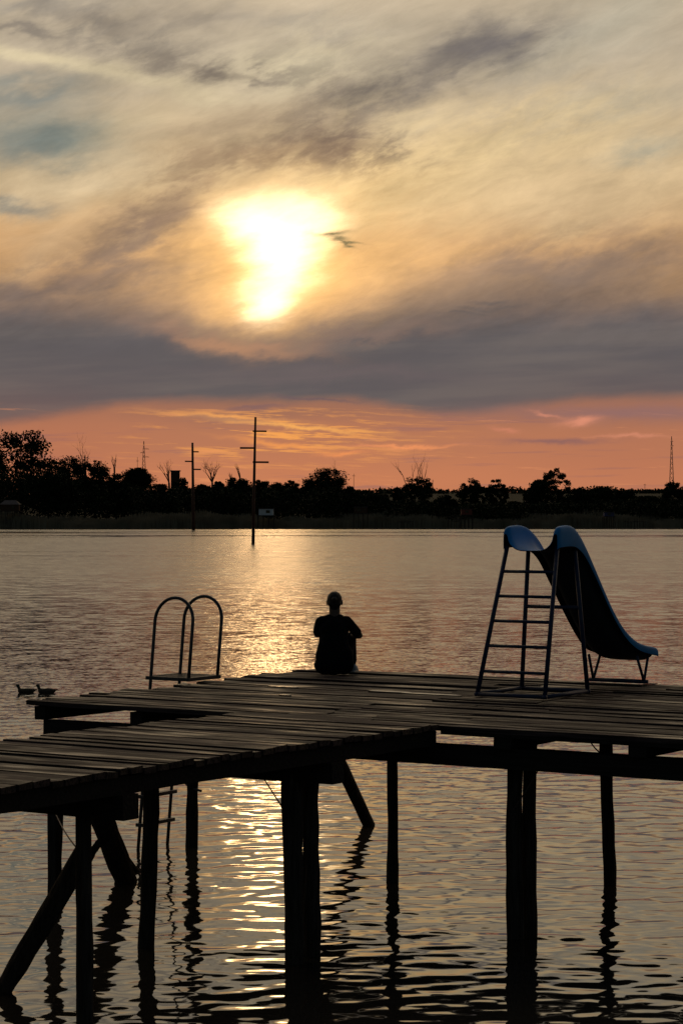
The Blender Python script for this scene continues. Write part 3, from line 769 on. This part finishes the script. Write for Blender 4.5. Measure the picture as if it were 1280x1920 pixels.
# ------------------------------------------------------------------ the jetty
UA = R(-32.5)
uu = Vector((math.cos(UA), math.sin(UA), 0)); ww = Vector((-math.sin(UA), math.cos(UA), 0))
C0 = Vector((.75, 17.95, 0))
DZ = CAM_H-1.66                    # deck top
def loc(Xw, Yw):                   # world ground point -> jetty coordinates
    d = Vector((Xw, Yw, 0))-C0; return (d.dot(uu), d.dot(ww))
def wl(px, py):                    # where a pile meets the water, from the photograph
    Yw = F*CAM_H/(py-960); return loc(wxp(px, Yw), Yw)
jet = empty('jetty', C0, UA, label='weathered wooden swimming jetty on rough piles, T-shaped deck with a walkway', cat='jetty')
def deck():
    rnd = random.Random(4)
    m = MB(); y = 4.80; xr = 8.5
    def plank(m, x0, x1, y0, y1, dzz, tilt):
        # a plank with a slightly wavering edge and cup
        n = max(2, int((x1-x0)/.55)); vs = []
        z1 = DZ+dzz; wob = [rnd.uniform(-.0025, .0025) for _ in range(n+1)]; sag = [rnd.uniform(-.003, .003) for _ in range(n+1)]
        for i in range(n+1):
            x = x0+(x1-x0)*i/n
            for (yy, tz) in ((y0+wob[i], -tilt), (y1+wob[i], tilt)):
                vs += [(x, yy, z1-.042+sag[i]), (x, yy, z1+tz+sag[i])]
        fs = [(0,1,3,2), (4*n, 4*n+2, 4*n+3, 4*n+1)]
        for i in range(n):
            a = 4*i; b = a+4
            fs += [(a+1, b+1, b+3, a+3), (a, a+2, b+2, b), (a, b, b+1, a+1), (a+2, a+3, b+3, b+2)]
        m.add(vs, fs)
    while y > 0.02:
        w = rnd.choice((.10, .12, .13, .14, .15, .17)); y0 = max(0, y-w)
        left = -4.18-.12*y/4.8+rnd.choice((0, 0, .02, -.03, .06, .10, -.05, .22))*1.0
        if y > 4.6 or y < .25: left = -4.18-.12*y/4.8
        # butt joints
        cuts = [left]; xx = left+rnd.uniform(2.6, 4.4)
        while xx < xr-1: cuts.append(xx); xx += rnd.uniform(3.6, 4.4)
        cuts.append(xr)
        for a, b in zip(cuts, cuts[1:]):
            plank(m, a, b-.006, y0+.008, y-.008, rnd.uniform(-.010, .010), rnd.uniform(-.004, .004))
        y = y0
    o = m.build('decking', M['plank'], jet)
    # walkway, bent two degrees off the platform's axis
    m = MB(); y = -.004; ka = math.tan(R(2.0))
    while y > -13:
        w = rnd.choice((.10, .12, .13, .14, .15, .17)); y0 = y-w; ym = (y+y0)/2
        l = -1.95+ym*ka+rnd.choice((0, .02, -.03, .04, -.04, .06)); r_ = .02+ym*ka+rnd.choice((0, .003, -.003))
        plank(m, l, r_, y0+.007, y-.007, rnd.uniform(-.009, .009), rnd.uniform(-.005, .005))
        y = y0
    m.build('walkway_planks', M['plank'], jet)
    # nail-on edge boards
    m = MB(); m.beam((.02, .035, DZ-.044-.018), (8.5, .035, DZ-.044-.018), .045, .034, rough=.002, seg=20); m.build('edge_board', M['beam'], jet)
deck()
def part(name, mat, fn, **k):
    m = MB(); fn(m); return m.build(name, M[mat], jet, **k)
zj = DZ-.046; zc = DZ-.165; 
# joists (run away from the viewer) under the platform
for xj in (-4.06, -3.0, -1.9, -.9, 4.85-4.29, 5.99-4.29, 2.9, 4.1, 5.3, 6.5, 7.7):
    y0 = .02 if xj > 0 else .05
    if xj == -.9 or xj == -1.9: y0 = .4
    part('joist', 'beam', lambda m: m.beam((xj, y0, (zj+zc)/2-.002), (xj, 4.72, (zj+zc)/2-.002), .15 if xj > 0 else .12, zj-zc-.006, rough=.003, seg=6))
# walkway stringers
ka = math.tan(R(2.0))
for xo in (-.07, -.98, -1.86):
    part('stringer', 'beam', lambda m: m.beam((xo+(.0 if xo > -.5 else 0), .3 if xo < -.5 else .0, (zj+zc)/2), (xo-12.8*ka, -12.8, (zj+zc)/2), .12, zj-zc-.004, rough=.006, seg=24))
# cap beams
zb0, zb1 = DZ-.325, DZ-.167
def cap(x0, y0, x1, y1, z0=zb0, z1=zb1, w=.16):
    part('cap_beam', 'beam', lambda m: m.beam((x0, y0, (z0+z1)/2), (x1, y1, (z0+z1)/2), w, z1-z0, rough=.004, seg=8))
cap(-4.03, .14, 8.4, .14)
cap(-4.15, 2.6, 8.4, 2.6)
cap(-4.15, 4.45, 8.4, 4.45)
e2 = loc(-.06, 16.77); cap(e2[0]+.03, e2[1]+.02, e2[0]-2.55, e2[1]+.02)
e1 = loc(-1.395, 14.83); cap(e1[0]+.03, e1[1]+.02, e1[0]-2.6, e1[1]+.02)
cap(e1[0]-.05, e1[1]-3.2, e1[0]-2.5, e1[1]-3.2)
def pile(x, y, r, ztop, bend=0.0, bx=0, by=0, seg=16, rough=.15, name='pile'):
    m = MB(); P = []; Q = []
    for i in range(seg+1):
        t = i/seg; z = -1.6+(ztop+1.6)*t
        P.append((x+bx*(1-t)+bend*math.sin(t*math.pi*1.7+x), y+by*(1-t)+bend*.6*math.cos(t*5+y), z))
        Q.append(r*(1.12-.22*t)*(1+random.uniform(-.08, .08)))
    m.tube(P, Q, 16, noise=rough); return m.build(name, M['post'], jet, smooth=False)
zt = zb0+.001
p = wl(552, 1806); pile(p[0], p[1], .071, zb0+.06, .006)
p2 = wl(574, 1795); pile(p2[0]+.0, p2[1]+.08, .064, zb0, .008)
p3 = wl(536, 1765); pile(p3[0]+.05, p3[1]+.05, .085, zb0-.1, .03, rough=.13)
p = wl(284, 1775); pile(p[0]+.035, p[1], .066, zb0+.06, .022, bx=-.20, by=-.03)
p = wl(158, 1915); pile(p[0], p[1], .055, zb0+.06, .006)
p = wl(104, 1671); pile(p[0], p[1], .062, zb0+.06, .006)
p = wl(362, 1588); pile(p[0], p[1], .060, zc, .010, bx=-.02)
p = wl(734, 1652); pile(p[0], p[1], .050, zc, .008)
p = (.52, .32); pile(p[0], p[1], .064, zb1+.0, .012, rough=.14)
p = (.53, .55); pile(p[0], p[1], .060, zb1+.0, .012, rough=.12)
p = wl(1140, 1658); pile(p[0], p[1], .058, zc, .026, rough=.14)
for q in ((3.3, .3), (3.2, 2.7), (5.6, .3), (5.5, 2.7), (7.8, .3), (7.8, 2.7)): pile(q[0], q[1], .06, zb0+.02, .01)
for k in (.3, 1.7): pile(e1[0]-.35-k*1.25, e1[1]-3.2, .06, zb0+.03, .01)
pile(e1[0]-2.3, e1[1]+.02, .06, zb0+.03, .01)
def brace(a, b, r0, r1, bend=(0,0,0), flat=False):
    m = MB(); a, b = Vector(a), Vector(b); P = []; Q = []
    for i in range(13):
        t = i/12; P.append(a.lerp(b, t)+Vector(bend)*math.sin(math.pi*t)); Q.append((r0*(1-t)+r1*t)*(1+random.uniform(-.05, .05)))
    m.tube(P, Q, 12, noise=.08); m.build('brace', M['post'], jet)
def LP(px, py, Yw):
    l = loc(wxp(px, Yw), Yw); return Vector((l[0], l[1], wzp(py, Yw)))
a = LP(690, 1544, 24.4); b = LP(602, 1355, 23.0); brace(a+(a-b)*.4, b, .062, .066)
a = LP(236, 1650, 20.7); b = LP(160, 1455, 19.6); brace(a+(a-b)*.4, b, .105, .10)
a = LP(262, 1612, 21.2); b = LP(178, 1440, 20.2); brace(a+(a-b)*.4, b, .05, .06, bend=(-.14, -.05, -.06))
a = LP(6, 1858, 15.9); b = LP(162, 1596, 15.7); brace(a+(a-b)*.4, b, .062, .078)
a = LP(150, 1628, 15.9); b = LP(188, 1578, 15.85); brace(a, b, .03, .026)
def wire(a, b, r=.006, sag=.03):
    m = MB(); a, b = Vector(a), Vector(b)
    m.tube([a.lerp(b, i/8)-Vector((0, 0, sag*math.sin(math.pi*i/8))) for i in range(9)], r, 5); m.build('wire', M['wire'], jet)
wire(LP(100, 1515, 19.5), LP(146, 1592, 15.6), .006)
wire(LP(485, 1445, 18.6), LP(530, 1515, 17.6), .006, .0)
wire(LP(612, 1405, 17.8), LP(590, 1440, 17.2), .006)
wire(LP(1098, 1378, 18.8), LP(1136, 1418, 17.4), .006)
wire(LP(1012, 1438, 17.6), LP(960, 1520, 17.6), .005, .01)
# worn, damp plank edges that catch the sky
for (px0, px1, py, wd) in ((502, 560, 1288.5, .065), (690, 770, 1297.5, .055), (752, 862, 1301.5, .06), (523, 546, 1305, .04)):
    Yw = F*1.66/(py-960); l0 = loc(wxp(px0, Yw), Yw); 
    L = (px1-px0)/F*Yw/.8434; zz = DZ+.014
    m = MB(); n_ = 10; vs = []
    for i_ in range(n_+1):
        e_ = math.sin(math.pi*i_/n_)**.5*wd/2*random.uniform(.7, 1.1)+.002; xx_ = l0[0]+L*i_/n_
        vs += [(xx_, l0[1]-e_, zz), (xx_, l0[1]+e_, zz+.001+e_*.085), (xx_, l0[1]+e_, zz-.02), (xx_, l0[1]-e_, zz-.02)]
    fs = [(0, 1, 2, 3), tuple(4*n_+k_ for k_ in (3, 2, 1, 0))]
    for i_ in range(n_):
        for k_ in range(4): fs.append((4*i_+k_, 4*i_+4+k_, 4*i_+4+(k_+1) % 4, 4*i_+(k_+1) % 4))
    m.add(vs, fs); m.build('damp_edge', M['damp'], jet)
# ------------------------------------------------------------------ bathing ladder
lad = empty('bathing_ladder', tuple(C0)[:2]+(DZ,), UA, label='steel bathing ladder with two hooped handrails and a grated step at the jetty edge', cat='ladder')
ox, oy = loc(-1.885, 22.66); ix, iy = loc(-1.50, 22.35)
LW = .48; ox = -4.72; ix = -4.26; oy = 2.52
def llean(z): return Vector((.062*z, .04*z, 0))
for k in range(2):
    yb = oy+k*LW; r = (ix-ox)/2; hz = .82-r; P = []
    P += [Vector((ox, yb, z)) for z in (-1.95, -1.2, -.6, 0, .3, hz)]
    P += [Vector((ox+r-r*math.cos(t), yb, hz+r*math.sin(t))) for t in np.linspace(0.15, math.pi-.15, 15)]
    P += [Vector((ix, yb, z)) for z in (hz, .3, .01)]
    m = MB(); m.tube([p+llean(p.z) for p in P], .0165, 12); m.build('handrail', M['steel'], lad, smooth=True)
for z in (-.87, -1.14, -1.42, -1.70):
    m = MB(); c = llean(z); m.box((ox-.03, oy-.035, -.018), (ox+.05, oy+LW+.035, .018), org=(c.x, c.y, z)); m.build('rung', M['steel'], lad, bevel=.004)
m = MB(); m.box((ox-.04, oy-.03, .01), (ox-.015, oy+LW+.03, .045)); m.box((ix-.0, oy-.03, .01), (ix+.025, oy+LW+.03, .045))
m.box((ox-.015, oy-.03, .01), (ix, oy-.005, .045)); m.box((ox-.015, oy+LW+.005, .01), (ix, oy+LW+.03, .045)); m.build('grating_frame', M['steel'], lad)
g = MB()
for k in range(17):
    yy = oy+.02+k*(LW-.04)/16; g.box((ox-.014, yy-.004, .014), (ix-.001, yy+.004, .040))
g.build('grating', M['steel'], lad)
m = MB(); m.tube([(ox, oy+LW, -1.0), (ox+.2, oy+LW-.1, -1.08), (ox+.36, oy+.35, -1.1)], .013, 6); m.build('stay_bar', M['steel'], lad)

# ------------------------------------------------------------------ slide
SB = Vector((1.50, 20.41, DZ+.008))
sl_ = empty('slide', SB, UA, label='blue fibreglass slide with a five-rung ladder standing on the jetty deck', cat='slide')
LB = [Vector((-.34, 0, 0)), Vector((.34, 0, 0))]; LT = [Vector((-.255, .41, 1.34)), Vector((.255, .41, 1.34))]
BB = [Vector((-.34, .85, 0)), Vector((.34, .85, 0))]; BT = [Vector((-.24, .79, 1.30)), Vector((.24, .79, 1.30))]
for a, b in list(zip(LB, LT))+list(zip(BB, BT)):
    m = MB(); m.tube([a+Vector((0,0,.005)), b], .0205, 12); m.build('leg', M['blue_steel'], sl_, smooth=True)
for z in (.215, .435, .65, .865, 1.08):
    t = z/1.30; a, b = LB[0].lerp(LT[0], t), LB[1].lerp(LT[1], t); m = MB(); m.tube([a, b], .015, 10); m.build('rung', M['blue_steel'], sl_, smooth=True)
for a, b in ((LB[0], LB[1]), (LB[0], BB[0]), (LB[1], BB[1]), (BB[0], BB[1])):
    m = MB(); d = (b-a).normalized()*.02; m.tube([a-d+Vector((0,0,.02)), b+d+Vector((0,0,.02))], .019, 10); m.build('base_rail', M['blue_steel'], sl_, smooth=True)
m = MB(); a, b = BB[0].lerp(BT[0], .60), BB[1].lerp(BT[1], .60); m.tube([a, b], .018, 10); m.build('cross_bar', M['blue_steel'], sl_, smooth=True)
# front foot: cross tube with two V struts
FY = 2.20
m = MB(); m.tube([(-.31, FY, .02), (.31, FY, .02)], .018, 10); m.build('foot_rail', M['blue_steel'], sl_, smooth=True)
m = MB(); m.box((-.36, FY-.03, .0), (.40, FY+.03, .006)); m.build('foot_plate', M['blue_steel'], sl_)
for sx_ in (-1, 1):
    for dy_ in (-.13, .13):
        m = MB(); m.tube([(sx_*.27, FY, .02), (sx_*.255, FY+dy_, .27)], .014, 8); m.build('strut', M['blue_steel'], sl_, smooth=True)
def prof(tab, s):
    xs = [q[0] for q in tab]; return np.interp(s, xs, [q[1] for q in tab])
def smooth_tab(tab):
    """Catmull-Rom through the table"""
    out = []
    for i in range(len(tab)-1):
        p0 = tab[max(0, i-1)]; p1 = tab[i]; p2 = tab[i+1]; p3 = tab[min(len(tab)-1, i+2)]
        for k in range(6):
            t = k/6; out.append(tuple(.5*((2*b)+(-a+c)*t+(2*a-5*b+4*c-d)*t*t+(-a+3*b-3*c+d)*t**3) for a, b, c, d in zip(p0, p1, p2, p3)))
    out.append(tab[-1]); return out
# station: s, floor z, rail-top z, half width, lip width, skirt depth
ST = smooth_tab([(.375, 1.30, 1.45, .255, .016, .15), (.40, 1.30, 1.495, .25, .03, .18), (.46, 1.302, 1.520, .245, .038, .20), (.64, 1.30, 1.525, .238, .040, .20), (.80, 1.275, 1.475, .225, .040, .17), (1.00, 1.135, 1.33, .212, .040, .12),
   (1.25, .885, 1.065, .210, .042, .09), (1.55, .575, .755, .208, .042, .08), (1.80, .37, .545, .215, .042, .08), (2.02, .265, .42, .235, .042, .08), (2.22, .225, .365, .25, .042, .08), (2.42, .21, .335, .26, .042, .08), (2.47, .205, .30, .26, .035, .06)])
def section(s, f, r, w, lip, sk):
    h = r-f; P = []
    P.append((-w-lip, r-sk)); P.append((-w-lip, r-sk*.5)); P.append((-w-lip*.98, r-.012)); P.append((-w-lip*.6, r)); P.append((-w+.005, r))
    for t in np.linspace(0, math.pi/2, 7):
        e = .62   # rounded inner corner
        P.append((-w+.02+(w*.62)*(1-math.cos(t)), r-.008-(h-.008)*math.sin(t)**.9))
    P.append((0, f))
    return P+[(-x, z) for x, z in reversed(P[:-1])]
vs = []; fs = []; n = None
for st in ST:
    sec = section(*st); n = len(sec)
    vs += [(x, st[0], z) for x, z in sec]
for i in range(len(ST)-1):
    for k in range(n-1): fs.append((i*n+k, i*n+n+k, i*n+n+k+1, i*n+k+1))
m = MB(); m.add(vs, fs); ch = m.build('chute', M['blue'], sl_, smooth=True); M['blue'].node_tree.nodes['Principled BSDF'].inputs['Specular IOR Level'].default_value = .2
sd = ch.modifiers.new('t', 'SOLIDIFY'); sd.thickness = .008; sd.offset = 0; ch.data.materials.clear(); ch.data.materials.append(M['chute_dark']); ch.data.materials.append(M['blue']); sd.material_offset = 1  # solidify gives the chute's underside a much darker colour than its upper face
sb = ch.modifiers.new('ss', 'SUBSURF'); sb.levels = 1; sb.render_levels = 1

# ------------------------------------------------------------------ seated person
PX, PY = wxp(627, 23.3), 23.3
per = empty('person', (PX, PY, DZ+.006), label='person in a dark t-shirt sitting on the jetty hugging their knees, back to the camera', cat='person')
b = MB()
b.ell((0, 0, .12), (.165, .12, .10)); b.ell((0, .03, .27), (.135, .095, .14)); b.ell((0, .06, .44), (.145, .095, .14))
b.cap((-.135, .07, .545), (.125, .07, .545), .044, .044); b.cap((-.05, .065, .575), (.045, .065, .575), .040, .040)
b.cap((0, .07, .56), (0, .088, .70), .057, .055)
b.ell((0, .092, .757), (.072, .086, .088)); b.cap((0, .13, .695), (0, .145, .69), .032, .026)        # skull, jaw
b.ell((0, .178, .745), (.011, .014, .020)); b.cap((-.014, .165, .712), (.014, .165, .712), .008, .008)   # nose, lips
b.ell((-.076, .088, .730), (.009, .017, .030)); b.ell((.076, .088, .730), (.009, .017, .030))           # ears
Lsh, Lel, Lwr = (-.145, .075, .53), (-.178, .16, .405), (-.06, .40, .385)
Rsh, Rel, Rwr = (.135, .075, .53), (.252, .14, .395), (.07, .40, .36)
for sh, el, wr in ((Lsh, Lel, Lwr), (Rsh, Rel, Rwr)): b.cap(sh, el, .044, .035); b.cap(el, wr, .035, .024)
def hand(wr, fw, side):
    wr = Vector(wr); fw = Vector(fw).normalized(); up = Vector((0, .3, .95)).normalized(); sd = fw.cross(up).normalized(); up = sd.cross(fw)
    b.cap(wr, wr+fw*.045, .022, .026)
    pal = wr+fw*.075; b.cap(pal-up*.022, pal+up*.022, .015, .015); b.cap(wr+fw*.03-up*.016, wr+fw*.07-up*.02, .015, .013); b.cap(wr+fw*.03+up*.016, wr+fw*.07+up*.02, .015, .013)
    for k, L in enumerate((.058, .072, .078, .070)):
        o0 = pal+up*(-.030+.020*k)+fw*.008; cu = Vector((0, -1, 0))
        o1 = o0+fw*L*.45+cu*.006; o2 = o1+(fw*.7+cu*.7).normalized()*L*.32; o3 = o2+(fw*.25+cu).normalized()*L*.25
        b.cap(o0, o1, .0085, .008, 8); b.cap(o1, o2, .008, .0075, 8); b.cap(o2, o3, .0075, .0065, 8)
    t0 = wr+fw*.03+up*.022; t1 = t0+(fw*.6+up*.7).normalized()*.035; t2 = t1+(fw*.9+up*.2).normalized()*.028
    b.cap(t0, t1, .011, .009, 8); b.cap(t1, t2, .009, .0075, 8)
hand(Lwr, (1, .18, .0), -1); hand(Rwr, (-1, .12, .02), 1)
LEG = [((-.085, .04, .10), (-.10, .30, .40), (-.09, .46, .09), (-.10, .58, .035)), ((.085, .04, .10), (.165, .27, .365), (.185, .38, .09), (.205, .49, .035))]
for hp, kn, an, ft in LEG: b.cap(hp, kn, .078, .048); b.cap(kn, an, .048, .032); b.cap(an, ft, .03, .028)
b.build('body', M['skin'], per, remesh=.0055, iters=4)
s = MB()
s.ell((0, -.005, .19), (.197, .125, .17)); s.ell((-.01, .005, .26), (.17, .115, .15)); s.ell((-.004, .025, .33), (.148, .115, .15)); s.ell((-.006, .05, .45), (.148, .115, .14))
s.cap((-.130, .065, .540), (.122, .065, .540), .058, .058); s.cap((-.06, .06, .570), (.055, .06, .570), .047, .047)
for sh, el in ((Lsh, Lel), (Rsh, Rel)):
    sh, el = Vector(sh), Vector(el); s.cap(sh, sh.lerp(el, .75), .056, .052)
s.build('t_shirt', M['shirt'], per, remesh=.008, iters=5)
s = MB(); s.ell((0, 0, .115), (.205, .14, .112)); s.ell((-.1, .03, .10), (.11, .13, .098)); s.ell((.09, .03, .10), (.11, .13, .098))
for hp, kn, an, ft in LEG:
    s.cap(hp, kn, .090, .058); kn, an = Vector(kn), Vector(an); s.cap(kn, kn.lerp(an, .9), .058, .044)
tr = s.build('trousers', M['trousers'], per, remesh=.009, iters=5)
for hp, kn, an, ft in LEG:
    an, ft = Vector(an), Vector(ft); d = Vector((ft.x-an.x, ft.y-an.y, 0)).normalized()
    s = MB(); h0 = Vector((an.x, an.y, 0)); s.ell(h0-d*.01+Vector((0,0,.055)), (.043, .048, .050)); s.cap(h0+Vector((0,0,.045)), h0+d*.14+Vector((0,0,.034)), .043, .034); s.cap(h0+d*.1+Vector((0,0,.03)), h0+d*.17+Vector((0,0,.028)), .04, .030)
    sh = s.build('shoe', M['shoe'], per, remesh=.008, iters=3)
    s = MB(); s.tube([h0+Vector((0,0,.0))-d*.05+Vector((0,0,.012)), h0+d*.06+Vector((0,0,.012)), h0+d*.205+Vector((0,0,.012))], [.030, .036, .030], 12)
    q = s.build('sole', M['sole'], sh)
    for v in q.data.vertices: v.co.z = min(.018, max(0, v.co.z))
s = MB(); s.ell((0, .074, .766), (.077, .086, .082)); s.ell((0, .045, .745), (.064, .055, .075)); s.ell((0, .055, .724), (.072, .062, .048)); s.ell((0, -.01, .765), (.026, .022, .026)); s.ell((0, .055, .695), (.052, .045, .045))
hr = s.build('hair', M['hair'], per, remesh=.006, iters=3)
for sx_ in (-1, 1):
    s = MB(); s.ell((sx_*.026, .166, .762), (.012, .008, .009)); s.build('eye', M['eye'], per, smooth=True)

# ------------------------------------------------------------------ ducks
def duck():
    root = empty('duck', (0, 0, 0), label='x', cat='duck', group='pair of ducks swimming left')
    m = MB(); m.ell((0, 0, .035), (.155, .068, .052)); m.ell((-.07, 0, .04), (.09, .062, .05)); m.cap((.10, 0, .05), (.19, 0, .062), .034, .010)
    m.cap((-.11, 0, .04), (-.14, 0, .095), .036, .026); m.cap((-.14, 0, .095), (-.15, 0, .135), .026, .024)
    m.build('body', M['duck'], root, remesh=.006, iters=3)
    m = MB(); m.ell((-.158, 0, .140), (.036, .027, .027)); m.cap((-.145, 0, .11), (-.15, 0, .13), .028, .027); m.build('head_plumage', M['duckhead'], root, smooth=True)
    m = MB(); m.ell((-.204, 0, .130), (.028, .012, .007)); m.build('bill', M['bill'], root, smooth=True)
    for s_ in (-1, 1):
        m = MB(); m.ell((-.170, s_*.024, .146), (.0045, .003, .0045), nu=8, nv=6); m.build('eye', M['glass'], root, smooth=True)
        m = MB(); m.ell((.02, s_*.058, .055), (.115, .016, .032)); m.build('wing', M['duck'], root, smooth=True)
    return root
dk = duck(); Yd = F*CAM_H/(1299-960)
dk.location = (wxp(50, Yd), Yd, -.005); dk['label'] = 'front duck of the swimming pair, nearer the left edge of the water'
d2 = copy_tree(dk); d2.location = (wxp(89, Yd), Yd-.05, -.005); d2['label'] = 'rear duck of the swimming pair, nearer the jetty corner'; d2.rotation_euler.z = R(6); d2.scale = (1.03,)*3
